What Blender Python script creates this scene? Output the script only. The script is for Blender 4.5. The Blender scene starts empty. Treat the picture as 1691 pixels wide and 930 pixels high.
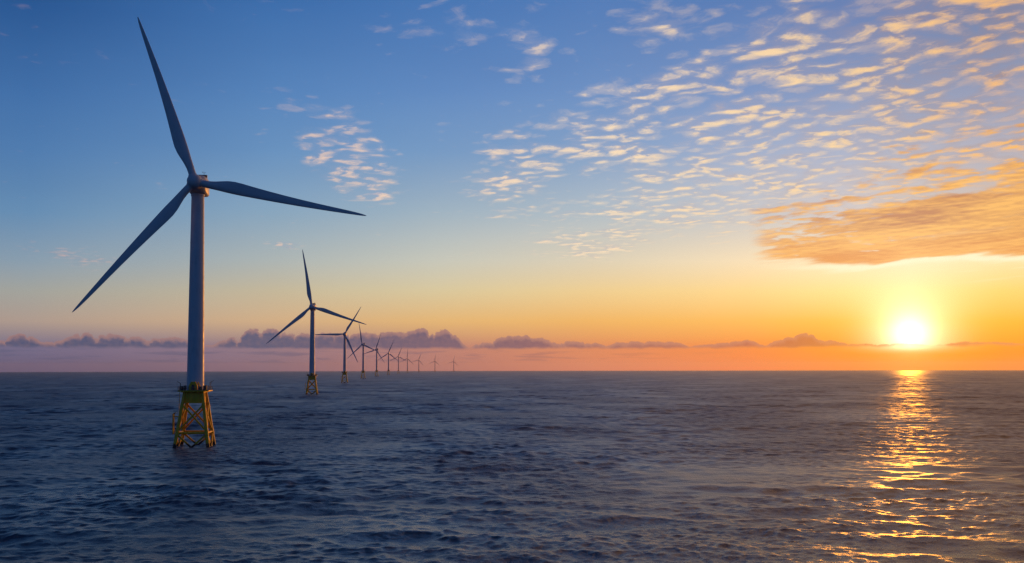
import bpy, bmesh, math, random
import numpy as np
from mathutils import Vector, Matrix

random.seed(7)
RNG = np.random.default_rng(11)
C = bpy.context.scene.collection
SC = bpy.context.scene
R = math.radians
PW, PH, F = 1691.0, 930.0, 1644.0          # photograph size and focal length in its pixels
EYE = 29.4                                  # camera height above the water, metres
EARTH = 7.6e6                               # effective earth radius (with refraction)

# ------------------------------------------------------------------ camera
cam_d = bpy.data.cameras.new('camera')
cam = bpy.data.objects.new('camera', cam_d); C.objects.link(cam)
PITCH, ROLL = R(2.68), R(-0.10)
cam_d.sensor_width = 36.0
cam_d.lens = 36.0 * F / PW
SHIFT = 66.0
cam_d.shift_y = SHIFT / PW
cam_d.clip_start = 0.5
cam_d.clip_end = 120000
cam.matrix_world = (Matrix.Translation((0, 0, EYE)) @ Matrix.Rotation(R(90) + PITCH, 4, 'X') @ Matrix.Rotation(ROLL, 4, 'Z'))
SC.camera = cam
CM = cam.matrix_world.to_3x3()

def ray(px, py):
    """World direction of a photograph pixel."""
    return (CM @ Vector(((px - PW / 2) / F, -(py - PH / 2) / F + SHIFT / F, -1.0))).normalized()

def azel(px, py):
    d = ray(px, py)
    return math.degrees(math.atan2(d.x, d.y)), math.degrees(math.asin(d.z))

SUN_DIR = ray(1503, 553)
SUN_AZ, SUN_EL = azel(1503, 553)

# ------------------------------------------------------------------ node helpers
def lin(c):
    return tuple(((v / 255) / 12.92 if v / 255 <= 0.04045 else ((v / 255 + 0.055) / 1.055) ** 2.4) for v in c)

class NT:
    def __init__(self, tree):
        self.t = tree; self.n = tree.nodes; self.l = tree.links
    def node(self, kind, **kw):
        nd = self.n.new(kind)
        for k, v in kw.items(): setattr(nd, k, v)
        return nd
    def put(self, sock, v):
        if isinstance(v, bpy.types.NodeSocket): self.l.new(v, sock)
        elif v is not None: sock.default_value = v
    def m(self, op, a, b=None, c=None, clamp=False):
        nd = self.node('ShaderNodeMath', operation=op, use_clamp=clamp)
        self.put(nd.inputs[0], a); self.put(nd.inputs[1], b); self.put(nd.inputs[2], c)
        return nd.outputs[0]
    def add(self, a, b): return self.m('ADD', a, b)
    def sub(self, a, b): return self.m('SUBTRACT', a, b)
    def mul(self, a, b): return self.m('MULTIPLY', a, b)
    def mad(self, a, b, c): return self.m('MULTIPLY_ADD', a, b, c)
    def v(self, op, a, b=None, out=0):
        nd = self.node('ShaderNodeVectorMath', operation=op)
        self.put(nd.inputs[0], a)
        if op == 'SCALE': self.put(nd.inputs[3], b)
        else: self.put(nd.inputs[1], b)
        return nd.outputs[out]
    def xyz(self, x, y, z=0.0):
        nd = self.node('ShaderNodeCombineXYZ')
        for i, s in enumerate((x, y, z)): self.put(nd.inputs[i], s)
        return nd.outputs[0]
    def sep(self, v):
        nd = self.node('ShaderNodeSeparateXYZ'); self.put(nd.inputs[0], v); return nd.outputs
    def rng(self, v, a, b, c=0.0, d=1.0, smooth=True):
        nd = self.node('ShaderNodeMapRange', interpolation_type='SMOOTHSTEP' if smooth else 'LINEAR')
        self.put(nd.inputs[0], v)
        for i, s in enumerate((a, b, c, d)): self.put(nd.inputs[i + 1], s)
        return nd.outputs[0]
    def mix(self, f, a, b, blend='MIX'):
        nd = self.node('ShaderNodeMix', data_type='RGBA', blend_type=blend)
        nd.clamp_factor = True
        self.put(nd.inputs[0], f)
        for i, s in ((6, a), (7, b)):
            if isinstance(s, tuple) and len(s) == 3: s = s + (1.0,)
            self.put(nd.inputs[i], s)
        return nd.outputs[2]
    def ramp(self, f, stops, interp='LINEAR'):
        nd = self.node('ShaderNodeValToRGB'); cr = nd.color_ramp; cr.interpolation = interp
        while len(cr.elements) < len(stops): cr.elements.new(0.5)
        for e, (p, c) in zip(cr.elements, sorted(stops, key=lambda s: s[0])):
            e.position = p
        for e, (p, c) in zip(cr.elements, sorted(stops, key=lambda s: s[0])):
            e.color = (*c, 1.0) if isinstance(c, tuple) else (c, c, c, 1.0)
        self.put(nd.inputs[0], f); return nd.outputs[0]
    def noise(self, vec, scale=1.0, detail=4.0, rough=0.55, lac=2.0, dist=0.0, out=0):
        nd = self.node('ShaderNodeTexNoise', noise_dimensions='3D')
        self.put(nd.inputs['Vector'], vec); self.put(nd.inputs['Scale'], scale)
        nd.inputs['Detail'].default_value = detail; nd.inputs['Roughness'].default_value = rough
        nd.inputs['Lacunarity'].default_value = lac; nd.inputs['Distortion'].default_value = dist
        return nd.outputs[out]
    def blob(self, vec, cx, cy, rx, ry, rot=0.0):
        mp = self.node('ShaderNodeMapping', vector_type='TEXTURE')
        self.put(mp.inputs['Vector'], vec)
        mp.inputs['Location'].default_value = (cx, cy, 0)
        mp.inputs['Rotation'].default_value = (0, 0, rot)
        mp.inputs['Scale'].default_value = (rx, ry, 1)
        g = self.node('ShaderNodeTexGradient', gradient_type='SPHERICAL')
        self.put(g.inputs[0], mp.outputs[0])
        return g.outputs['Fac']

# ------------------------------------------------------------------ world: sky and clouds by direction
world = bpy.data.worlds.new('World'); SC.world = world; world.use_nodes = True
world.node_tree.nodes.clear()
W = NT(world.node_tree)
out = W.node('ShaderNodeOutputWorld'); bg = W.node('ShaderNodeBackground')
W.l.new(bg.outputs[0], out.inputs[0])
dirv = W.v('NORMALIZE', W.node('ShaderNodeTexCoord').outputs['Generated'])
dx, dy, dz = W.sep(dirv)
AZ = W.mul(W.m('ARCTAN2', dx, dy), 180 / math.pi)
EL = W.mul(W.m('ARCSINE', dz), 180 / math.pi)
AE = W.xyz(AZ, EL, 0.0)
# elevation coordinate for the ramps: finer near the horizon
E01 = W.m('POWER', W.m('DIVIDE', W.m('MAXIMUM', W.add(EL, 1.0), 0.0), 91.0), 0.5)
def epos(el): return max(0.0, (el + 1.0) / 91.0) ** 0.5
ROWS = [0, 150, 250, 350, 430, 480, 530, 572, 612]
ST = [  # photograph x, sky colours down that column
 (50,  [(38,88,150),(64,113,172),(80,127,180),(102,144,184),(138,160,178),(166,168,162),(180,160,148),(120,114,144),(97,96,132)]),
 (450, [(58,110,174),(85,133,190),(105,149,196),(137,169,195),(174,184,184),(200,188,160),(214,178,138),(150,125,138),(126,107,132)]),
 (720, [(68,118,182),(95,139,196),(117,156,200),(160,182,198),(200,202,190),(220,204,162),(232,186,122),(190,134,122),(174,118,120)]),
 (980, [(80,125,187),(106,146,200),(132,165,205),(176,192,203),(222,212,188),(240,210,150),(243,186,106),(224,142,100),(220,130,108)]),
 (1230,[(86,126,186),(120,151,200),(154,175,208),(195,200,206),(245,225,188),(252,216,142),(252,188,92),(246,144,76),(248,128,80)]),
 (1400,[(97,127,182),(135,156,196),(165,178,204),(206,201,202),(253,234,194),(255,226,142),(255,192,66),(255,158,44),(255,138,52)]),
 (1503,[(106,131,180),(140,156,190),(170,178,198),(210,200,192),(254,236,196),(255,228,145),(255,200,66),(255,172,18),(255,160,10)]),
 (1650,[(110,131,172),(145,156,186),(174,175,190),(206,190,176),(253,229,172),(255,216,114),(255,188,54),(255,158,42),(255,140,48)]),
]
def station(cols_el):
    return W.ramp(E01, [(epos(e), lin(c)) for e, c in cols_el], 'LINEAR')
def hi(c_hor, c15, c40, c90):   # sky columns beyond the picture
    return [(-1, c_hor), (1.0, c_hor), (15, c15), (40, c40), (90, c90)]
stations = []
for px, cols in ST:
    ce = [(azel(px, y)[1], c) for y, c in zip(ROWS, cols)]
    top = cols[0]
    k = max(0.0, min(1.0, (px - 250) / 700)); w_ = max(0.0, min(1.0, (px - 1100) / 400)); top = (top[0] * (1 + 0.60 * w_), top[1] * (1 + 0.10 * w_), top[2] * (1 - 0.15 * w_)); ce += [(33, tuple(v * (0.55 + 0.62 * k) for v in top)), (55, tuple(v * (0.36 + 0.40 * k) for v in top)), (90, (20, 42, 82))]  # unseen sky higher up brightened, and warmed rightwards, to lighten the sea's reflections
    ce += [(-1.0, cols[-1])]
    stations.append((azel(px, 300)[0], ce))
L2 = [(-1, (44, 66, 112)), (0.4, (46, 70, 116)), (3, (56, 84, 132)), (8, (58, 92, 140)), (20, (24, 62, 114)), (40, (16, 44, 90)), (90, (16, 38, 80))]
BK = [(-1, (38, 84, 132)), (2, (40, 92, 148)), (8, (42, 100, 160)), (20, (34, 86, 148)), (40, (26, 54, 106)), (90, (14, 40, 86))]
R2 = [(-1, (200, 115, 85)), (2, (235, 155, 95)), (8, (240, 200, 155)), (20, (190, 165, 152)), (40, (95, 92, 112)), (90, (18, 38, 76))]  # right of the view, warmed on purpose to colour the sea there
stations = [(-179, BK), (-75, L2)] + stations + [(60, R2), (95, L2), (179, BK)]
sky = station(stations[0][1])
for i in range(1, len(stations)):
    a0, a1 = stations[i - 1][0], stations[i][0]
    sky = W.mix(W.rng(AZ, a0, a1, smooth=False), sky, station(stations[i][1]))

# the physical sky, blended in weakly
nish = W.node('ShaderNodeTexSky', sky_type='NISHITA', sun_disc=False)
nish.sun_elevation = R(SUN_EL); nish.sun_rotation = R(SUN_AZ)
nish.altitude = 30; nish.air_density = 1.0; nish.dust_density = 1.5
sky = W.mix(0.06, sky, W.v('SCALE', nish.outputs[0], 0.08))

# broad soft unevenness of the high haze
soft = W.noise(W.xyz(W.mul(AZ, 0.06), W.mul(EL, 0.22), 3.1), 1.0, 3, 0.5)
sky = W.mix(0.10, sky, W.mix(soft, (0.0, 0.0, 0.0), (1, 1, 1)), 'SOFT_LIGHT')

# sun glow
cosang = W.v('DOT_PRODUCT', dirv, tuple(SUN_DIR), out=1)
theta = W.mul(W.m('ARCCOSINE', W.m('MINIMUM', cosang, 1.0)), 180 / math.pi)
def gauss(th, s): return W.m('EXPONENT', W.mul(W.m('POWER', W.m('DIVIDE', th, s), 2.0), -1.0))
below = W.rng(EL, SUN_EL - 1.1, SUN_EL - 0.45, 0.12, 1.0)
glow_w = W.mul(W.m('EXPONENT', W.m('DIVIDE', theta, -2.6)), below)
glow_x = W.mul(W.m('EXPONENT', W.m('DIVIDE', theta, -6.0)), W.rng(EL, SUN_EL - 1.0, SUN_EL + 3.0, 0.0, 1.0))
glow_m = W.mul(gauss(theta, 2.0), below)
core = W.mul(gauss(theta, 0.95), W.rng(EL, SUN_EL - 0.95, SUN_EL - 0.5, 0.18, 1.0))
def tint(f, c): return W.v('SCALE', W.xyz(*c), f)

# ---- high scattered clouds, on a plane seen in perspective; rows run away to the left
inv = W.m('DIVIDE', 1.0, W.add(W.m('MAXIMUM', dz, 0.0), 0.055))
P = W.xyz(W.mul(dx, inv), W.mul(dy, inv), 0.0)
def along(v):
    q = W.node('ShaderNodeVectorMath', operation='DOT_PRODUCT'); W.put(q.inputs[0], v); q.inputs[1].default_value = (-0.53 * 0.92, 0.85 * 0.92, 0)
    r = W.node('ShaderNodeVectorMath', operation='DOT_PRODUCT'); W.put(r.inputs[0], v); r.inputs[1].default_value = (0.85 * 1.08, 0.53 * 1.08, 0)
    return W.xyz(q.outputs['Value'], r.outputs['Value'], 0.0)
warp = W.v('SCALE', W.v('SUBTRACT', W.noise(P, 4.5, 4, 0.55, out=1), (0.5, 0.5, 0.5)), 0.17)
PWP = W.v('ADD', P, warp)
BLOBS = [  # photograph x, y, rx, ry, tilt, weight
 (1420, 90, 420, 200, 12, 1.0), (1640, 110, 200, 190, 0, 0.65), (1190, 180, 240, 95, 14, 1.15), (1290, 110, 170, 100, 10, 0.5), (1580, 80, 200, 120, 0, 0.5), (1250, 230, 700, 320, 0, 0.26), (1010, 205, 170, 80, 5, 0.75),
 (1080, 25, 120, 60, 0, 0.8), (815, 40, 150, 70, -8, 0.55), (880, 100, 90, 50, 20, 0.6), (720, 45, 90, 60, 20, 0.4),
 (560, 225, 85, 75, -38, 1.4), (590, 275, 120, 62, -15, 1.6), (480, 172, 75, 40, 0, 0.85), (620, 320, 80, 35, 0, 0.7),
 (855, 285, 110, 50, 12, 1.25), (830, 235, 60, 40, 0, 0.7), (1000, 262, 80, 40, 0, 0.7),
 (1090, 350, 260, 60, 5, 0.9), (1180, 310, 200, 60, 0, 0.75), (1370, 280, 180, 45, 3, 1.0), (970, 405, 120, 32, 0, 1.1), (1330, 200, 260, 80, 5, 0.6),
 (1560, 250, 220, 80, 10, 0.75), (1450, 330, 320, 60, 8, 0.8), (760, 425, 60, 22, 0, 0.5), (465, 404, 40, 14, 0, 0.9), (130, 425, 110, 22, -12, 0.95),
 (620, 35, 90, 40, 0, 0.3), (850, 330, 120, 45, 0, 0.55),
]
mask = 0.0
for px, py, rx, ry, rot, w in BLOBS:
    a, e = azel(px, py)
    mask = W.mad(W.blob(AE, a, e, math.degrees(rx / F), math.degrees(ry / F), R(rot)), w, mask)
# dense unseen cloud deck, added high on the right to warm the sea's reflections
mask = W.add(mask, W.mul(W.mul(W.rng(EL, 20.3, 25), W.rng(EL, 62, 38)), W.mul(W.rng(AZ, -4, 18, 0.0, 1.7), W.rng(AZ, 85, 50))))
HIGH = W.rng(EL, 20.3, 27)
mask = W.mul(mask, W.rng(W.noise(W.v('ADD', P, (2.0, 7.0, 1.0)), 2.2, 3, 0.6), 0.34, 0.64, 0.52, 1.34, smooth=False))
mask = W.m('MINIMUM', W.mul(mask, 1.25), W.mad(HIGH, 0.8, 0.95))
SCL = 5.4
def field(vec):
    vec = along(vec)
    vo = W.node('ShaderNodeTexVoronoi', feature='F1', voronoi_dimensions='2D')
    W.put(vo.inputs['Vector'], vec); vo.inputs['Scale'].default_value = SCL * 2.3
    vo.inputs['Detail'].default_value = 0.0
    puff = W.sub(0.92, vo.outputs['Distance'])
    return W.add(W.mul(W.noise(vec, SCL, 8, 0.63, 2.1), 0.80), W.mul(puff, 0.22))
nA = field(PWP)
nB = field(W.v('ADD', PWP, (0.020, 0.052, 0.0)))      # a little towards the sun
thr = W.sub(0.755, W.mul(mask, 0.290))
over = W.sub(nA, thr)
dens = W.rng(over, -0.04, 0.22)
thin = W.mul(W.rng(over, -0.12, 0.06), 0.22)
light = W.m('ADD', W.mul(W.sub(nA, nB), 3.4), W.rng(over, 0.0, 0.14, 0.42, 0.62), clamp=True)
lit_c = W.ramp(W.rng(AZ, -26, 26, smooth=False), [(0, lin((205, 170, 165))), (0.35, lin((238, 208, 188))), (0.6, lin((254, 226, 190))), (0.85, lin((255, 216, 160))), (1.0, lin((250, 190, 120)))])
shd_c = W.ramp(W.rng(AZ, -26, 26, smooth=False), [(0, lin((120, 130, 160))), (0.4, lin((165, 172, 198))), (0.7, lin((190, 176, 178))), (1.0, lin((176, 136, 108)))])
cl = W.mix(W.rng(light, 0.25, 0.75), shd_c, lit_c)
fade_hi = W.rng(EL, 4.0, 6.5)
cl = W.mix(W.mul(HIGH, W.rng(AZ, 0, 20, 0.0, 0.8)), cl, lin((255, 182, 112)))  # the added deck out of view is coloured orange to tint the water
sky = W.mix(W.mul(W.m('MAXIMUM', W.mul(dens, 0.93), thin), fade_hi), sky, cl)

# ---- the orange bank low on the right, above the sun
def px_el(y): return azel(1500, y)[1]
X = W.rng(AZ, azel(1225, 400)[0], azel(1691, 400)[0], 0.0, 1.0, smooth=False)
nb_p = W.xyz(W.mul(AZ, 0.13), W.sub(W.mul(EL, 1.0), W.mul(AZ, 0.075)), 7.7)
nb = W.noise(nb_p, 1.0, 6, 0.56, dist=0.3)
nb2 = W.noise(W.v('ADD', nb_p, (0.06, -0.24, 0.0)), 1.0, 6, 0.56, dist=0.3)
nbc = W.sub(nb, 0.5)
upper = W.mad(X, px_el(246) - px_el(382), px_el(382))
lower = W.mad(X, -0.12, px_el(430))
e_l = W.add(W.sub(EL, lower), W.mul(nbc, 1.7))
edge_u = W.rng(W.add(W.add(W.sub(upper, EL), W.mul(nbc, 11.0)), W.mul(W.sub(nA, 0.5), 7.0)), -0.9, 1.3)
edge_l = W.rng(e_l, -0.10, 0.38)
inX = W.rng(AZ, azel(1190, 400)[0], azel(1300, 400)[0])
bank = W.mul(W.mul(edge_u, edge_l), W.rng(W.add(inX, W.mul(nbc, 1.4)), 0.35, 0.85))
bank = W.mul(bank, W.mul(inX, W.rng(AZ, 70, 40)))
bank_lit = W.m('ADD', W.mul(W.sub(nb, nb2), 2.2), W.rng(nb, 0.36, 0.66, 0.75, 0.15), clamp=True)
bst = W.noise(W.xyz(W.mul(AZ, 0.20), W.sub(W.mul(EL, 2.6), W.mul(AZ, 0.15)), 2.2), 1.0, 7, 0.68)
bank_lit = W.m('ADD', bank_lit, W.add(W.mul(W.sub(bst, 0.5), 2.0), W.mul(W.sub(nA, nB), 1.6)), clamp=True)
bank = W.mul(bank, W.rng(W.add(bst, W.mul(edge_u, 0.42)), 0.46, 0.76, 0.10, 1.0))
bank_c = W.mix(bank_lit, W.mix(X, lin((196, 132, 96)), lin((196, 128, 74))), W.mix(X, lin((255, 196, 112)), lin((255, 188, 92))))
depth_c = W.rng(W.sub(EL, lower), 0.0, 2.4)
bank_c = W.mix(depth_c, W.mix(bank_lit, lin((232, 148, 66)), lin((255, 186, 94))), bank_c)
sky = W.mix(W.mul(bank, 0.90), sky, bank_c)
# bright silver-gold lining under the bank and thin streaks below it
rim = W.mul(W.mul(W.rng(e_l, -0.38, 0.02), W.rng(e_l, 0.30, 0.05)), W.mul(W.rng(X, 0.02, 0.40), W.rng(AZ, 60, 35)))
sky = W.mix(W.mul(rim, 0.85), sky, lin((255, 246, 205)))
st_n = W.noise(W.xyz(W.mul(AZ, 0.22), W.sub(W.mul(EL, 5.0), W.mul(AZ, 0.28)), 1.3), 1.0, 4, 0.5)
streak = W.mul(W.mul(W.rng(st_n, 0.55, 0.68), W.mul(W.rng(EL, px_el(478), px_el(445)), W.rng(EL, px_el(415), px_el(438)))), W.mul(W.rng(X, 0.55, 0.95), W.rng(AZ, 60, 35)))
sky = W.mix(W.mul(streak, 0.7), sky, lin((255, 240, 190)))

# ---- sun light through thin air
sky = W.v('ADD', sky, tint(glow_x, (0.12, 0.11, 0.09)))
sky = W.v('ADD', sky, tint(glow_w, (0.13, 0.075, 0.03)))
sky = W.v('ADD', sky, tint(glow_m, (0.74, 0.66, 0.52)))

# ---- row of small cumulus along the horizon
HT = [(-60, 12), (0, 18), (40, 22), (70, 10), (100, 14), (140, 26), (185, 22), (215, 20), (260, 18), (300, 18), (322, 8), (350, 6), (372, 16), (400, 30), (440, 34), (480, 26), (520, 26), (570, 26), (640, 28), (700, 34),
      (745, 33), (768, 6), (776, 2), (795, 16), (860, 24), (920, 14), (985, 12), (1003, 5), (1020, 12), (1060, 13), (1120, 11), (1140, 5)]
HT2 = [(1140, 5), (1180, 8), (1235, 14), (1265, 8), (1285, 14), (1330, 24), (1380, 12), (1400, 6), (1500, 6), (1560, 4), (1600, 9), (1660, 6), (1760, 0)]
AZL = (azel(-60, 570)[0], azel(1140, 570)[0]); AZ2 = (AZL[1], azel(1760, 570)[0])
def htramp(tbl, lo, hi_):
    return W.sep(W.ramp(W.rng(AZ, lo, hi_, smooth=False), [((azel(x, 570)[0] - lo) / (hi_ - lo), h / 40.0) for x, h in tbl]))[0]
hgt = W.mul(W.add(W.mul(htramp(HT, *AZL), W.m('LESS_THAN', AZ, AZL[1])), W.mul(htramp(HT2, *AZ2), W.m('GREATER_THAN', AZ, AZL[1]))), math.degrees(40.0 / F))
cn_p = W.xyz(AZ, W.mul(EL, 1.2), 0.0)
c_det = W.sub(W.noise(cn_p, 3.2, 5, 0.6), 0.5)
azw = W.add(AZ, W.mul(W.sub(W.noise(cn_p, 1.5, 3, 0.5, out=0), 0.5), 0.9))
def domes(scale, off):
    vo = W.node('ShaderNodeTexVoronoi', feature='F1', voronoi_dimensions='1D')
    W.put(vo.inputs['W'], W.add(W.mul(azw, scale), off)); vo.inputs['Scale'].default_value = 1.0
    dd = W.m('MINIMUM', W.mul(vo.outputs['Distance'], 1.5), 1.0)
    return W.m('SQRT', W.sub(1.0, W.mul(dd, dd)))
lump = W.add(W.mul(domes(0.70, 3.0), 0.36), W.mul(domes(1.7, 8.0), 0.24))
base_el = px_el(573)
rel = W.sub(EL, base_el)
cn = W.mul(c_det, 1.0)
top_d = W.sub(W.add(W.mul(hgt, W.add(lump, 0.44)), W.mul(c_det, W.add(W.mul(hgt, 0.35), 0.06))), rel)
cum = W.mul(W.rng(top_d, -0.01, 0.08), W.rng(W.add(rel, W.mul(W.sub(W.noise(W.xyz(W.mul(AZ, 0.8), EL, 5.0), 1.0, 3, 0.5), 0.5), 0.30)), -0.06, 0.16))
cum = W.mul(cum, W.rng(hgt, 0.02, 0.12))
cum_c = W.ramp(W.rng(AZ, -27, 27, smooth=False), [(0, lin((70, 84, 118))), (0.25, lin((82, 90, 120))), (0.45, lin((112, 94, 114))), (0.6, lin((152, 104, 104))), (0.75, lin((196, 114, 84))), (0.88, lin((240, 150, 40))), (1.0, lin((246, 148, 62)))])
cum_e = W.mix(W.m('MULTIPLY', W.rng(top_d, 0.05, 0.38), W.rng(cn, -0.25, 0.25, 0.75, 1.0)), W.mix(0.35, cum_c, lin((240, 170, 130))), cum_c)
sky = W.mix(W.mul(cum, 0.97), sky, cum_e)
# thin purple streaks under it
st2 = W.noise(W.xyz(W.mul(AZ, 0.35), W.mul(EL, 4.0), 9.0), 1.0, 4, 0.5)
str2 = W.mul(W.rng(st2, 0.5, 0.66), W.mul(W.rng(EL, px_el(602), px_el(592)), W.rng(EL, px_el(568), px_el(582))))
sky = W.mix(W.mul(str2, W.rng(AZ, -5, 18, 0.45, 0.0)), sky, cum_c)
sky = W.v('ADD', sky, tint(core, (1.5, 1.3, 0.85)))
bg.inputs[1].default_value = 1.0
W.put(bg.inputs[0], sky)
world.cycles.sampling_method = 'NONE'

# ------------------------------------------------------------------ sun lamp
sun_d = bpy.data.lights.new('sun', 'SUN'); sun = bpy.data.objects.new('sun', sun_d); C.objects.link(sun)
sun_d.energy = 1.2; sun_d.color = (1.0, 0.33, 0.03); sun_d.angle = R(0.55)
sun.rotation_euler = SUN_DIR.to_track_quat('Z', 'Y').to_euler()
sun.location = SUN_DIR * 400 + Vector((0, 0, 100))

# ------------------------------------------------------------------ materials
def material(name):
    m = bpy.data.materials.new(name); m.use_nodes = True
    t = NT(m.node_tree); b = m.node_tree.nodes['Principled BSDF']
    return m, t, b

def paint(name, col, rough, dirt_col, dirt=0.35, growth=False, bump=0.0):
    m, t, b = material(name)
    oc = t.node('ShaderNodeTexCoord').outputs['Object']
    x, y, z = t.sep(oc)
    n1 = t.noise(t.xyz(t.mul(x, 1.0), t.mul(y, 1.0), t.mul(z, 0.12)), 0.9, 5, 0.6)      # vertical run-off streaks
    n2 = t.noise(oc, 0.35, 4, 0.55)
    f = t.mul(t.rng(t.add(t.mul(n1, 0.6), t.mul(n2, 0.4)), 0.46, 0.66), dirt)
    c = t.mix(f, col, dirt_col)
    if growth:      # weed, barnacles and wet steel in the splash zone
        g = t.rng(t.add(z, t.mul(t.sub(t.noise(oc, 0.9, 4, 0.6), 0.5), 1.6)), 1.1, 2.0, 1.0, 0.0)
        rust = t.mul(t.rng(t.noise(oc, 1.4, 4, 0.65), 0.56, 0.70), t.rng(z, 2.5, 7.0, 0.70, 0.12))
        c = t.mix(rust, c, (0.12, 0.045, 0.015))
        c = t.mix(g, c, (0.018, 0.020, 0.014))
    t.put(b.inputs['Base Color'], c)
    t.put(b.inputs['Roughness'], t.rng(n2, 0.3, 0.7, rough - 0.08, rough + 0.12, smooth=False))
    b.inputs['Specular IOR Level'].default_value = 0.4
    return m

M_WHITE = paint('turbine_paint', (0.62, 0.63, 0.64), 0.42, (0.36, 0.36, 0.35), 0.28)
M_BLADE = paint('blade_gelcoat', (0.62, 0.63, 0.64), 0.42, (0.36, 0.36, 0.36), 0.25)
M_YEL = paint('yellow_paint', (0.92, 0.47, 0.012), 0.46, (0.42, 0.20, 0.03), 0.35, growth=True)
M_STEEL = paint('galvanised_steel', (0.20, 0.19, 0.17), 0.5, (0.10, 0.07, 0.05), 0.5)
M_DARK = paint('dark_grating', (0.055, 0.05, 0.045), 0.6, (0.09, 0.05, 0.03), 0.4)

# ------------------------------------------------------------------ mesh helpers
class MB:
    def __init__(self): self.bm = bmesh.new()
    def tube(self, a, b, r0, r1=None, seg=12, cap=True):
        a, b = Vector(a), Vector(b); r1 = r0 if r1 is None else r1
        q = (b - a).to_track_quat('Z', 'Y'); L = (b - a).length
        rings = []
        for p, r in ((a, r0), (b, r1)):
            rings.append([self.bm.verts.new(p + q @ Vector((r * math.cos(2 * math.pi * k / seg), r * math.sin(2 * math.pi * k / seg), 0))) for k in range(seg)])
        for k in range(seg):
            self.bm.faces.new((rings[0][k], rings[0][(k + 1) % seg], rings[1][(k + 1) % seg], rings[1][k]))
        if cap:
            self.bm.faces.new(list(reversed(rings[0]))); self.bm.faces.new(rings[1])
        return self
    def lathe(self, prof, seg=32, axis='Z', org=(0, 0, 0)):
        """prof: list of (radius, height) closed by caps where the radius is not zero."""
        org = Vector(org); rings = []
        for r, h in prof:
            ring = []
            for k in range(seg):
                a = 2 * math.pi * k / seg
                v = (r * math.cos(a), r * math.sin(a), h) if axis == 'Z' else (r * math.cos(a), -h, r * math.sin(a))
                ring.append(self.bm.verts.new(org + Vector(v)))
            rings.append(ring)
        for i in range(len(rings) - 1):
            for k in range(seg):
                self.bm.faces.new((rings[i][k], rings[i][(k + 1) % seg], rings[i + 1][(k + 1) % seg], rings[i + 1][k]))
        self.bm.faces.new(list(reversed(rings[0]))); self.bm.faces.new(rings[-1])
        return self
    def box(self, c, s, bevel=0.0, rz=0.0, seg=2):
        r = bmesh.ops.create_cube(self.bm, size=1.0, matrix=Matrix.Translation(c) @ Matrix.Rotation(rz, 4, 'Z') @ Matrix.Diagonal((*s, 1.0)))
        if bevel:
            es = {e for v in r['verts'] for e in v.link_edges}
            bmesh.ops.bevel(self.bm, geom=list(es), offset=bevel, segments=seg, profile=0.5, affect='EDGES')
        return self
    def prism(self, low, high):
        """A closed solid between two polygons with the same number of corners."""
        a = [self.bm.verts.new(p) for p in low]; b = [self.bm.verts.new(p) for p in high]; n = len(a)
        for k in range(n): self.bm.faces.new((a[k], a[(k + 1) % n], b[(k + 1) % n], b[k]))
        self.bm.faces.new(list(reversed(a))); self.bm.faces.new(b)
        return self
    def bevel_all(self, off, seg=1):
        bmesh.ops.bevel(self.bm, geom=list(self.bm.edges), offset=off, segments=seg, profile=0.5, affect='EDGES'); return self
    def build(self, name, mat, parent=None, smooth=40):
        bmesh.ops.recalc_face_normals(self.bm, faces=list(self.bm.faces))
        me = bpy.data.meshes.new(name); self.bm.to_mesh(me); self.bm.free()
        me.materials.append(mat)
        if smooth:
            for p in me.polygons: p.use_smooth = True
            me.set_sharp_from_angle(angle=R(smooth))
        o = bpy.data.objects.new(name, me); C.objects.link(o)
        if parent is not None: o.parent = parent
        return o

# ------------------------------------------------------------------ the turbine
HUB_H = 100.0
ROTOR_R = 66.5
OVERHANG = 6.4
TW = R(0.0)

root = bpy.data.objects.new('wind_turbine', None); C.objects.link(root)
root.empty_display_size = 8
PLAT_Z = 21.2
LEG_TOP, LEG_BOT = 20.6, -7.0
def half(z):            # half side of the jacket at height z
    return 3.25 + (6.1 - 3.25) * (LEG_TOP - z) / LEG_TOP
def corner(sx, sy, z): h = half(z); return Vector((sx * h, sy * h, z))
CORN = [(-1, -1), (1, -1), (1, 1), (-1, 1)]
for sx, sy in CORN:
    mb = MB(); mb.tube(corner(sx, sy, LEG_BOT), corner(sx, sy, LEG_TOP), 0.72, 0.60, 20)
    for z in (5.3, 15.4):       # thickened joint cans
        mb.tube(corner(sx, sy, z - 0.9), corner(sx, sy, z + 0.9), 0.76, 0.72, 20)
    mb.build('leg', M_YEL, root)
for i in range(4):
    a, b = CORN[i], CORN[(i + 1) % 4]
    MB().tube(corner(*a, 5.3), corner(*b, 5.3), 0.42, seg=14).build('horizontal_brace', M_YEL, root)
    # upper bay cross; the second tube is nudged outwards so that the pair crosses like welded pipe
    for k, (p, q) in enumerate(((a, b), (b, a))):
        off = Vector(((a[0] + b[0]) / 2, (a[1] + b[1]) / 2, 0)) * (0.06 * k)
        MB().tube(corner(*p, 15.9) + off, corner(*q, 5.9) + off, 0.36, seg=14).build('diagonal_brace', M_YEL, root)
        MB().tube(corner(*p, 4.9) + off, corner(*q, LEG_BOT + 0.6) + off, 0.38, seg=14).build('lower_diagonal_brace', M_YEL, root)
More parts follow.
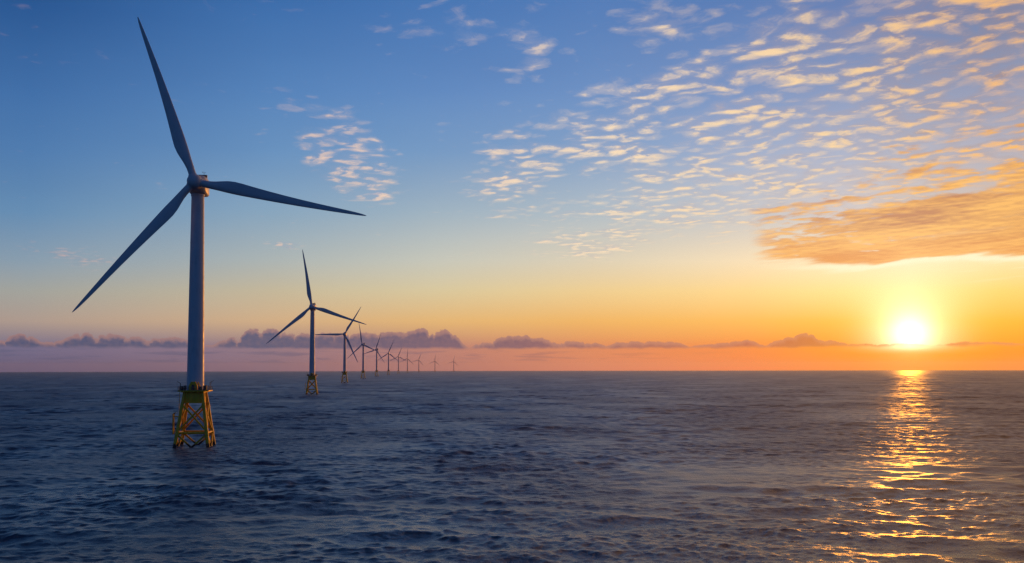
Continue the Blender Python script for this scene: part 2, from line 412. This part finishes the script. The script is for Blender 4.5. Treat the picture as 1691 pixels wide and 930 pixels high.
# transition piece: a tapered plated box with a can under the tower
tp = MB()
h0, h1 = half(16.4) - 0.25, half(20.6) + 0.15
tp.prism([(-h0, -h0, 16.4), (h0, -h0, 16.4), (h0, h0, 16.4), (-h0, h0, 16.4)], [(-h1, -h1, 20.78), (h1, -h1, 20.78), (h1, h1, 20.78), (-h1, h1, 20.78)])
tp.bevel_all(0.18, 2)
tp_o = tp.build('transition_piece', M_YEL, root, 30)
for s in (-1, 1):
    for u in (-1.9, 0.0, 1.9):
        MB().box((u, s * (h0 + h1) / 2 + s * 0.02, 18.6), (0.14, 0.30, 3.4), 0.03).build('stiffener', M_YEL, tp_o, 30)
        MB().box((s * (h0 + h1) / 2 + s * 0.02, u, 18.6), (0.30, 0.14, 3.4), 0.03).build('stiffener', M_YEL, tp_o, 30)
# platform
pf = MB(); hp = 5.7
oc8 = [(-hp, -hp + 1.4), (-hp + 1.4, -hp), (hp - 1.4, -hp), (hp, -hp + 1.4), (hp, hp - 1.4), (hp - 1.4, hp), (-hp + 1.4, hp), (-hp, hp - 1.4)]
pf.prism([(x, y, 20.8) for x, y in oc8], [(x, y, 21.2) for x, y in oc8])
for u in (-4.6, -2.3, 0, 2.3, 4.6):
    pf.box((u * 0.87, 0, 20.62), (0.22, 10.6, 0.34)); 
pf.bevel_all(0.03)
plat = pf.build('platform', M_YEL, root, 30)
MB().prism([(x * 0.985, y * 0.985, 21.204) for x, y in oc8], [(x * 0.985, y * 0.985, 21.25) for x, y in oc8]).build('deck_grating', M_DARK, plat, 30)
rl = MB()
ring = [Vector((x * 0.97, y * 0.97, 21.25)) for x, y in oc8]
for i in range(8):
    a, b = ring[i], ring[(i + 1) % 8]
    for hgt_ in (0.12, 0.55, 0.98, 1.42):
        rl.tube(a + Vector((0, 0, hgt_)), b + Vector((0, 0, hgt_)), 0.055, seg=6)
    n = max(1, round((b - a).length / 1.35))
    for k in range(n):
        p = a.lerp(b, k / n); rl.tube(p, p + Vector((0, 0, 1.45)), 0.06, seg=6)
rl.build('railing', M_STEEL, plat)
# equipment on the platform
for (x, y, sx, sy, sz) in ((-4.9, -4.4, 1.3, 0.9, 1.5), (4.9, -3.6, 1.2, 1.6, 1.7), (-4.7, 3.6, 1.4, 1.2, 1.6), (3.2, -5.4, 1.0, 0.7, 1.2)):
    x *= 0.86; y *= 0.86; mb = MB(); mb.box((x, y, 21.26 + sz / 2), (sx, sy, sz), 0.06)
    mb.box((x, y, 21.26 + sz + 0.05), (sx + 0.12, sy + 0.12, 0.09), 0.02); mb.box((x - sx * 0.2, y - sy / 2 - 0.02, 21.26 + sz * 0.55), (sx * 0.38, 0.05, sz * 0.6), 0.015)
    mb.build('equipment_cabinet', M_DARK, root, 30)
# gabled entrance hood in front of the tower
gh = MB()
prof = [(-1.55, 21.26), (1.55, 21.26), (1.55, 23.1), (0.75, 24.5), (-0.75, 24.5), (-1.55, 23.1)]
gh.prism([(x, -4.55, z) for x, z in prof], [(x, -2.85, z) for x, z in prof]); gh.bevel_all(0.07)
hood = gh.build('entrance_hood', M_YEL, root, 30)
MB().box((0.0, -4.58, 22.35), (1.05, 0.10, 2.1), 0.03).build('door', M_DARK, hood, 30)
st = MB()
st.tube((1.7, -4.7, 24.3), (3.2, -4.9, 21.3), 0.16, seg=8).tube((1.7, -3.5, 24.3), (3.2, -3.7, 21.3), 0.16, seg=8)
for k in range(7):
    u = (k + 0.5) / 7; st.box((1.7 + 1.5 * u, -4.2, 24.3 - 3.0 * u), (0.28, 1.2, 0.07))
st.build('stair', M_YEL, root)
# davit crane
dv = MB()
dv.tube((-4.6, -4.3, 21.2), (-4.6, -4.3, 24.0), 0.15, 0.13, 10).tube((-4.6, -4.3, 23.9), (-5.6, -5.6, 24.7), 0.11, 0.07, 10).tube((-5.58, -5.58, 24.66), (-5.58, -5.58, 22.6), 0.025, seg=6)
dv.box((-4.6, -4.3, 22.3), (0.5, 0.45, 0.6), 0.05)
dv.build('davit_crane', M_STEEL, root)
dv = MB(); dv.tube((4.7, 4.0, 21.2), (4.7, 4.0, 24.2), 0.14, 0.12, 10).tube((4.7, 4.0, 24.1), (6.3, 3.6, 24.9), 0.10, 0.06, 10).tube((4.7, 4.0, 23.0), (5.5, 3.8, 24.45), 0.05, seg=6)
dv.build('davit_crane', M_STEEL, root)
# caged ladder under the platform, and boat landing on the left side of the jacket
ld = MB()
for s in (-0.28, 0.28): ld.tube((-5.5, -2.0 + s, 12.6), (-5.3, -2.0 + s, 21.2), 0.05, seg=6)
for k in range(26): ld.tube((-5.5 + 0.2 * k / 26, -2.28, 12.8 + 0.32 * k), (-5.5 + 0.2 * k / 26, -1.72, 12.8 + 0.32 * k), 0.03, seg=5)
for k in range(6):
    z = 15 + k
    pts = [Vector((-5.42 - 0.75 * math.sin(math.pi * j / 6), -2.0 - 0.38 * math.cos(math.pi * j / 6), z)) for j in range(7)]
    for j in range(6): ld.tube(pts[j], pts[j + 1], 0.03, seg=5)
ld.build('ladder', M_YEL, root)
bl = MB()
for yy in (-3.2, -1.2):
    bl.tube((-7.4, yy, 4.8), (-7.4, yy, 12.4), 0.19, seg=12)
    for z in (5.9, 11.4): bl.tube((-7.4, yy, z), (-half(z) - 0.1 + 0.0, yy * 0.9 - 0.5, z), 0.13, seg=8)
    bl.tube((-7.4, yy, 12.3), (-6.7, yy, 12.9), 0.15, seg=10)
for k in range(17): bl.tube((-7.26, -2.6, 5.2 + 0.42 * k), (-7.26, -1.8, 5.2 + 0.42 * k), 0.04, seg=5)
for yy in (-2.6, -1.8): bl.tube((-7.26, yy, 4.9), (-7.26, yy, 12.6), 0.06, seg=6)
bl.build('boat_landing', M_YEL, root)
gate = MB(); gate.box((-6.2, -2.2, 12.65), (2.2, 2.0, 0.10), 0.02)
for xx in (-7.2, -6.2, -5.2):
    for yy in (-3.1, -1.3): gate.tube((xx, yy, 12.7), (xx, yy, 13.8), 0.04, seg=6)
for yy in (-3.1, -1.3):
    for zz in (13.25, 13.8): gate.tube((-7.2, yy, zz), (-5.2, yy, zz), 0.035, seg=6)
gate.build('rest_platform', M_STEEL, root)

# tower: tapered, with flange seams between its sections
prof = []
def rad(z): t = (z - 21.2) / (95.6 - 21.2); return 3.18 + (2.36 - 3.18) * t
prof.append((3.45, 21.2)); prof.append((3.45, 21.6)); prof.append((rad(21.6), 21.62))
for z in (40.0, 59.0, 77.5):
    prof += [(rad(z) , z - 0.16), (rad(z) + 0.07, z - 0.12), (rad(z) + 0.07, z + 0.12), (rad(z), z + 0.16)]
prof += [(rad(95.4), 95.4), (2.55, 95.45), (2.55, 96.15)]
MB().lathe(prof, 64).build('tower', M_WHITE, root, 25)

# head: nacelle, hub and blades in a frame whose -Y looks along the rotor axis, origin on the tower axis at hub height
nc = MB()
sec = []
def rsec(y, w, zl, zh, r):      # rounded rectangle section at y
    pts = []
    for cx, cz, a0 in ((w - r, zh - r, 0), (-w + r, zh - r, 90), (-w + r, zl + r, 180), (w - r, zl + r, 270)):
        for k in range(6):
            a = R(a0 + 90 * k / 5); pts.append(Vector((cx + r * math.cos(a), y, cz + r * math.sin(a))))
    return pts
secs = [rsec(-3.9, 2.6, -2.6, 2.6, 2.4), rsec(-3.4, 3.0, -3.0, 3.0, 2.2), rsec(-1.8, 3.3, -3.6, 3.2, 1.4), rsec(2.5, 3.3, -3.9, 3.2, 1.1), rsec(5.8, 3.2, -3.8, 3.1, 1.1), rsec(6.6, 2.9, -3.4, 2.8, 1.0)]
vs = [[nc.bm.verts.new(p) for p in s] for s in secs]
for i in range(len(vs) - 1):
    for k in range(24): nc.bm.faces.new((vs[i][k], vs[i][(k + 1) % 24], vs[i + 1][(k + 1) % 24], vs[i + 1][k]))
nc.bm.faces.new(vs[0]); nc.bm.faces.new(list(reversed(vs[-1])))
nacelle = nc.build('nacelle', M_WHITE, root, 35)
ck = MB()
ck.box((0, 4.4, 3.85), (5.2, 1.0, 1.5), 0.1)
for u in (-2.2, -1.1, 0, 1.1, 2.2): ck.box((u, 3.85, 3.85), (0.7, 0.12, 1.1), 0.03)
ck.build('cooler', M_STEEL, nacelle, 30)
mast = MB(); mast.tube((1.6, 3.4, 3.2), (1.6, 3.4, 5.6), 0.06, seg=8).tube((1.1, 3.4, 5.2), (2.1, 3.4, 5.2), 0.035, seg=6).tube((1.1, 3.4, 5.2), (1.1, 3.4, 5.7), 0.09, 0.12, 8).tube((2.1, 3.4, 5.2), (2.1, 3.4, 5.55), 0.05, seg=6)
mast.build('weather_mast', M_STEEL, nacelle)
MB().lathe([(0.22, 0), (0.22, 0.45), (0.16, 0.7), (0.05, 0.78)], 12, org=(-1.6, 1.0, 3.2)).build('beacon', M_STEEL, nacelle)

hb = MB()      # spinner: axis -Y, nose towards -Y
hp_ = [(2.72, -2.55), (2.78, -2.3), (2.86, -1.0), (2.84, 0.2), (2.70, 1.1), (2.36, 1.95), (1.80, 2.6), (1.05, 3.05), (0.35, 3.22), (0.05, 3.25)]
hb.lathe(hp_, 48, axis='Y')
hub = hb.build('hub', M_WHITE, root, 50)
for k in range(3):      # collars the blade roots sit in
    pass

def blade_mesh():
    S = [  # fraction of radius, chord, thickness ratio, twist deg, pitch axis from leading edge
     (0.022, 2.75, 1.0, 0, .5), (0.060, 2.75, 1.0, 0, .5), (0.085, 2.80, .97, 8, .49), (0.115, 3.15, .78, 14, .43), (0.150, 3.80, .56, 15, .36), (0.185, 4.45, .43, 14, .32),
     (0.225, 4.75, .35, 12.5, .30), (0.270, 4.60, .30, 10.5, .30), (0.330, 4.20, .27, 8.5, .30), (0.420, 3.65, .24, 6.2, .30), (0.520, 3.12, .22, 4.4, .30), (0.620, 2.62, .20, 3.0, .30),
     (0.720, 2.16, .19, 1.9, .30), (0.810, 1.76, .18, 1.0, .30), (0.880, 1.42, .18, .4, .31), (0.935, 1.08, .18, 0, .33), (0.970, .76, .18, 0, .38), (0.990, .44, .18, 0, .44), (1.0, .12, .2, 0, .5)]
    bm = bmesh.new(); N = 28; rings = []
    for fr, ch, th, tw, ax in S:
        ring = []
        blend = min(1.0, max(0.0, (1.0 - th) / 0.5))
        for k in range(N):
            a = 2 * math.pi * k / N
            cx, cy = 0.5 * math.cos(a), 0.5 * math.sin(a)            # circle, +x = leading edge
            x = 0.5 - cx                                             # 0 at leading, 1 at trailing edge
            t = 5 * (.2969 * math.sqrt(max(x, 0)) - .1260 * x - .3516 * x * x + .2843 * x ** 3 - .1036 * x ** 4)
            yt = (1 if cy >= 0 else -1) * t * th
            yc = cy * 1.0 * (1 - blend) * th + yt * blend
            px_, py_ = (ax - x) * ch, yc * ch
            c_, s_ = math.cos(R(tw)), math.sin(R(tw))
            bend = -2.2 * fr ** 2.2                                   # pre-bend towards the wind
            sweep = 0.5 * math.sin(math.pi * fr) - 0.35 * fr ** 3
            ring.append(bm.verts.new((px_ * c_ - py_ * s_ + sweep, px_ * s_ + py_ * c_ + bend, fr * ROTOR_R)))
        rings.append(ring)
    for i in range(len(rings) - 1):
        for k in range(N): bm.faces.new((rings[i][k], rings[i][(k + 1) % N], rings[i + 1][(k + 1) % N], rings[i + 1][k]))
    bm.faces.new(list(reversed(rings[0]))); bm.faces.new(rings[-1])
    # root collar
    prev = None
    for z, r in ((1.5, 1.62), (2.75, 1.62), (2.86, 1.5)):
        ring = [bm.verts.new((r * math.cos(2 * math.pi * k / 32), r * math.sin(2 * math.pi * k / 32), z)) for k in range(32)]
        if prev:
            for k in range(32): bm.faces.new((prev[k], prev[(k + 1) % 32], ring[(k + 1) % 32], ring[k]))
        prev = ring
    bm.faces.new(prev)
    bmesh.ops.recalc_face_normals(bm, faces=list(bm.faces))
    me = bpy.data.meshes.new('blade'); bm.to_mesh(me); bm.free(); me.materials.append(M_BLADE)
    for p in me.polygons: p.use_smooth = True
    me.set_sharp_from_angle(angle=R(50))
    return me
bme = blade_mesh()
blades = []
for k in range(3):
    o = bpy.data.objects.new('blade', bme); C.objects.link(o); o.parent = root; blades.append(o)

def pose_head(parts, yaw, phases):
    """Turn nacelle, hub and blades of one turbine (rotation about the tower, blade angles as seen from the front)."""
    head = Matrix.Translation((0, 0, HUB_H)) @ Matrix.Rotation(yaw, 4, 'Z')
    rot = head @ Matrix.Translation((0, -OVERHANG, 0)) @ Matrix.Rotation(R(-1.0), 4, 'X')
    bi = 0
    for o in parts:
        nm = o.name.split('.')[0]
        if nm == 'nacelle': o.matrix_basis = head
        elif nm == 'hub': o.matrix_basis = rot
        elif nm == 'blade':
            o.matrix_basis = rot @ Matrix.Rotation(-R(phases[bi] - 90), 4, 'Y'); bi += 1

# photograph tower x at hub height, hub y, yaw of the rotor axis against the line of sight (degrees, + turns it to the left), blade angles
TURB = [
 (327.0, 305.0, 11, (108.8, -11.2, 229.3), 'largest wind turbine, nearest the camera, standing on a clearly visible yellow lattice jacket'),
 (516.2, 507.0, 10, (99.0, -18.6, 219.8), 'second largest wind turbine, on a small yellow jacket just right of the largest one'),
 (569.5, 552.0, 8,  (58.5, 180.8, -64.5), 'wind turbine with one blade pointing level to the left and one crossing its neighbour'),
 (600.0, 569.0, 34, (99.5, -21.0, 219.0), 'wind turbine with an upright blade, fourth of the row from the largest'),
 (622.2, 577.5, 36, (68.0, 196.0, -50.0), 'wind turbine with a blade raised to the right, fifth of the row from the largest'),
 (641.7, 583.2, 12, (66.0, 214.0, -38.0), 'thin dark wind turbine in the middle of the row, sixth from the largest'),
 (658.0, 589.0, 20, (66.0, 206.0, -26.0), 'small hazy wind turbine with drooping side blades, seventh of the row from the largest'),
 (672.9, 591.9, 20, (86.0, 208.0, -42.0), 'small hazy wind turbine with its top blade upright, eighth of the row from the largest'),
 (691.7, 594.5, 20, (66.0, 196.0, -46.0), 'tiny faded wind turbine just before the wider gap towards the end of the row'),
 (718.3, 596.4, 25, (80.0, 204.0, -38.0), 'tiny faded wind turbine standing alone, next to last of the row'),
 (749.3, 597.2, 25, (78.0, 196.0, -38.0), 'smallest, most distant wind turbine at the far end of the row on the horizon'),
]
JACKET_AZ = -6.5
SMALL = {'railing', 'stiffener', 'deck_grating', 'door', 'equipment_cabinet', 'stair', 'davit_crane', 'ladder', 'rest_platform', 'weather_mast', 'beacon', 'cooler', 'entrance_hood', 'boat_landing'}
proto_parts = list(root.children)
for i, (tx, hy, yaw, ph, label) in enumerate(TURB):
    if i == 0: t, parts = root, proto_parts
    else:
        t = root.copy(); C.objects.link(t); parts = []
        for ch in proto_parts:
            base = ch.name.split('.')[0]
            if i >= 6 and base in SMALL: continue
            c = ch.copy(); C.objects.link(c); c.parent = t; parts.append(c)
            for g in ch.children:
                if i >= 6 and g.name.split('.')[0] in SMALL: continue
                d = g.copy(); C.objects.link(d); d.parent = c
    dr = ray(tx, hy); hz = math.hypot(dr.x, dr.y); tan = dr.z / hz
    # horizontal distance at which the hub (100 m above the curved sea) is seen at that height
    a_, b_, c_ = 1 / (2 * EARTH), tan, EYE - HUB_H
    D = (-b_ + math.sqrt(b_ * b_ - 4 * a_ * c_)) / (2 * a_)
    az = math.atan2(dr.x, dr.y)
    t.location = (D * math.sin(az), D * math.cos(az), -D * D / (2 * EARTH))
    t.rotation_euler = (0, 0, -R(JACKET_AZ))
    t['label'] = label; t['category'] = 'wind turbine'; t['group'] = 'offshore wind turbines receding in a row'
    # yaw in the turbine's own frame: axis towards the camera, then swung to the picture's left
    pose_head(parts, (-az + R(JACKET_AZ)) - R(yaw), ph)
    if i == 0:
        for o in parts:
            if o.name.split('.')[0] == 'blade': o.matrix_basis = o.matrix_basis @ Matrix.Diagonal((1, 1, 0.986, 1))
    print('turbine', i, 'distance %.0f' % D)

# ------------------------------------------------------------------ the sea
def polar(az_lo, az_hi, daz, r_lo, r_hi, dr):
    na = int(round((az_hi - az_lo) / daz)) + 1
    nr = int(round(math.log(r_hi / r_lo) / dr)) + 1
    return np.linspace(az_lo, az_hi, na), np.exp(np.linspace(math.log(r_lo), math.log(r_hi), nr))

SECT = R(38)
AZF, RF = polar(-SECT, SECT, 0.0014, 85.0, 27000.0, 0.0018)
# coarse columns for the rest of the circle
coarse = np.arange(SECT + 0.02, 2 * math.pi - SECT - 0.01, 0.02)
AZA = np.concatenate([AZF, coarse])
nA_, nR_ = len(AZA), len(RF)
rr, aa = np.meshgrid(RF, AZA, indexing='ij')
gx = (rr * np.sin(aa)).ravel(); gy = (rr * np.cos(aa)).ravel(); gr = rr.ravel()
step = 0.0018 * gr
gz = np.zeros_like(gx); ox = np.zeros_like(gx); oy = np.zeros_like(gx)
NWAVE = 96
lam = np.exp(np.linspace(math.log(1.0), math.log(44.0), NWAVE)) * RNG.uniform(0.96, 1.04, NWAVE)
WIND = R(8)
th = RNG.normal(0, 1, NWAVE) * np.interp(np.log(lam), [math.log(1.0), math.log(44)], [R(58), R(26)]) + WIND
# spectrum: share of slope in each band
slope = np.interp(np.log(lam), np.log([1.0, 2, 4, 8, 14, 26, 44]), [1.0, 1.2, 1.1, 0.92, 0.82, 0.62, 0.34])
slope *= 0.165 / math.sqrt(np.sum(slope ** 2) / 2)
phs = RNG.uniform(0, 2 * math.pi, NWAVE)
x32, y32 = gx.astype(np.float32), gy.astype(np.float32)
kept = np.zeros_like(gx, dtype=np.float32)
def patches(lo, hi, n, stretch):          # slow uneven field of gusts and slicks, mean 0, about -1..1
    f = np.zeros_like(gx)
    for _ in range(n):
        k = 2 * math.pi / math.exp(RNG.uniform(math.log(lo), math.log(hi))); q = RNG.uniform(0, 2 * math.pi)
        f += np.cos(k * (gx * math.cos(q) / stretch + gy * math.sin(q)) + RNG.uniform(0, 6.28))
    return f / math.sqrt(n / 2) * 0.6
gust_s = np.clip(1 + 0.55 * patches(35, 260, 10, 1.8), 0.25, 1.9)
gust_l = np.clip(1 + 0.50 * patches(60, 300, 8, 1.2), 0.35, 1.8)
for L_, t_, s_, p_ in zip(lam, th, slope, phs):
    k = 2 * math.pi / L_
    w = np.clip((L_ - 2.4 * step) / (1.6 * step), 0, 1).astype(np.float32)
    idx = np.nonzero(w > 0)[0]
    if not len(idx): continue
    ph = (k * (gx[idx] * math.sin(t_) + gy[idx] * math.cos(t_)) + p_)
    gm = gust_s[idx] if L_ < 6 else gust_l[idx]
    A = s_ / k * w[idx] * gm
    cs, sn = np.cos(ph), np.sin(ph)
    gz[idx] += A * cs
    ox[idx] -= 0.8 * A * math.sin(t_) * sn
    oy[idx] -= 0.8 * A * math.cos(t_) * sn
    kept[idx] += (s_ * w[idx]) ** 2 / 2
total = float(np.sum(slope ** 2) / 2)
lost = np.clip(total - kept, 0, None)         # slope variance the mesh is too coarse to carry here
ox[aa.ravel() > SECT + 0.001] *= 0.0; oy[aa.ravel() > SECT + 0.001] *= 0.0
co = np.empty((nA_ * nR_, 3), dtype=np.float32)
co[:, 0] = gx + ox; co[:, 1] = gy + oy; co[:, 2] = gz - gr ** 2 / (2 * EARTH)
ii, jj = np.meshgrid(np.arange(nR_ - 1), np.arange(nA_), indexing='ij')
j2 = (jj + 1) % nA_
quads = np.stack([ii * nA_ + jj, (ii + 1) * nA_ + jj, (ii + 1) * nA_ + j2, ii * nA_ + j2], axis=-1).reshape(-1, 4).astype(np.int32)
# a disc closing the centre under the camera
nv = len(co)
co = np.vstack([co, np.array([[0, 0, 0]], dtype=np.float32)])
tri = np.stack([np.full(nA_, nv), np.arange(nA_), (np.arange(nA_) + 1) % nA_], axis=-1).astype(np.int32)
me = bpy.data.meshes.new('sea')
me.vertices.add(len(co)); me.vertices.foreach_set('co', co.ravel())
nq, nt = len(quads), len(tri)
me.loops.add(nq * 4 + nt * 3)
me.loops.foreach_set('vertex_index', np.concatenate([quads.ravel(), tri.ravel()]).astype(np.int32))
me.polygons.add(nq + nt)
me.polygons.foreach_set('loop_start', np.concatenate([np.arange(nq) * 4, nq * 4 + np.arange(nt) * 3]).astype(np.int32))
me.update(calc_edges=True)
me.polygons.foreach_set('use_smooth', np.ones(nq + nt, dtype=bool))
at = me.attributes.new('fine_slope', 'FLOAT', 'POINT')
at.data.foreach_set('value', np.concatenate([lost, [total]]).astype(np.float32))
at2 = me.attributes.new('ripple', 'FLOAT', 'POINT')
at2.data.foreach_set('value', np.concatenate([np.clip(1.12 - gr / 1900.0, 0.0, 1.0), [1.0]]).astype(np.float32))
sea = bpy.data.objects.new('sea', me); C.objects.link(sea)
sea['kind'] = 'structure'; sea['label'] = 'dark choppy open sea reaching to the horizon'

ms, t, b = material('sea_water')
fs = t.node('ShaderNodeAttribute', attribute_name='fine_slope').outputs['Fac']
rp = t.node('ShaderNodeAttribute', attribute_name='ripple').outputs['Fac']
pos = t.node('ShaderNodeNewGeometry').outputs['Position']
px_, py_, pz_ = t.sep(pos)
gust = t.noise(t.xyz(t.mul(px_, 0.011), t.mul(py_, 0.006), 0.0), 1.0, 4, 0.55)
gustf = t.rng(gust, 0.35, 0.65, 0.55, 1.35)
var = t.mul(t.add(t.mul(fs, 0.8), 0.0009), gustf)
alpha = t.m('SQRT', t.mul(var, 2.0))
t.put(b.inputs['Roughness'], t.m('SQRT', t.m('MAXIMUM', t.m('MINIMUM', alpha, 0.38), 0.05)))
b.inputs['Base Color'].default_value = (0.003, 0.022, 0.065, 1)
b.inputs['IOR'].default_value = 1.333
b.inputs['Specular IOR Level'].default_value = 1.0
w1 = t.noise(t.xyz(t.mul(px_, 0.85), t.mul(py_, 0.85), 0.0), 1.0, 5, 0.62)
w2 = t.noise(t.xyz(t.mul(px_, 1.25), t.mul(py_, 0.9), 4.0), 2.6, 3, 0.6)
hgtw = t.add(t.mul(w1, 0.40), t.mul(w2, 0.13))
bp = t.node('ShaderNodeBump'); bp.inputs['Distance'].default_value = 1.0
t.put(bp.inputs['Height'], hgtw); t.put(bp.inputs['Strength'], t.mul(rp, t.mul(gustf, 0.66)))
t.put(b.inputs['Normal'], bp.outputs[0])
b2 = t.node('ShaderNodeBsdfPrincipled')
b2.inputs['Base Color'].default_value = (0.003, 0.022, 0.065, 1); b2.inputs['IOR'].default_value = 1.333
b2.inputs['Roughness'].default_value = 0.45; b2.inputs['Specular IOR Level'].default_value = 1.0
t.put(b2.inputs['Normal'], bp.outputs[0])
mxs = t.node('ShaderNodeMixShader')      # capillary roughness: part of the surface is far rougher than the rest
t.put(mxs.inputs[0], t.mul(gustf, 0.24))
t.l.new(b.outputs[0], mxs.inputs[1]); t.l.new(b2.outputs[0], mxs.inputs[2])
t.l.new(mxs.outputs[0], ms.node_tree.nodes['Material Output'].inputs['Surface'])
me.materials.append(ms)

# ------------------------------------------------------------------ the air
HAZE = True
if HAZE:
    hz = MB(); hz.box((0, 0, (-60 + 172) / 2), (58000, 58000, 172 + 60))
    mh = bpy.data.materials.new('haze_air'); mh.use_nodes = True
    nt = mh.node_tree; nt.nodes.clear()
    o_ = nt.nodes.new('ShaderNodeOutputMaterial'); pv = nt.nodes.new('ShaderNodeVolumePrincipled')
    pv.inputs['Color'].default_value = (0.92, 0.86, 0.86, 1); pv.inputs['Density'].default_value = 1.8e-5; pv.inputs['Anisotropy'].default_value = 0.6
    nt.links.new(pv.outputs[0], o_.inputs['Volume'])
    hzo = hz.build('haze', mh, None, 0); hzo['kind'] = 'stuff'; hzo['label'] = 'thin evening haze over the sea'

# ------------------------------------------------------------------ render settings
SC.render.engine = 'CYCLES'
SC.cycles.max_bounces = 5; SC.cycles.glossy_bounces = 3; SC.cycles.diffuse_bounces = 2
SC.cycles.volume_bounces = 0; SC.cycles.transparent_max_bounces = 8
SC.cycles.caustics_reflective = False; SC.cycles.caustics_refractive = False
SC.cycles.sample_clamp_indirect = 1.0
SC.cycles.sample_clamp_direct = 3.0
SC.cycles.use_denoising = True
SC.cycles.denoising_prefilter = 'NONE'
SC.view_settings.view_transform = 'Standard'; SC.view_settings.look = 'None'
SC.view_settings.exposure = 0.0; SC.view_settings.gamma = 1.0; SC.view_settings.use_curve_mapping = False
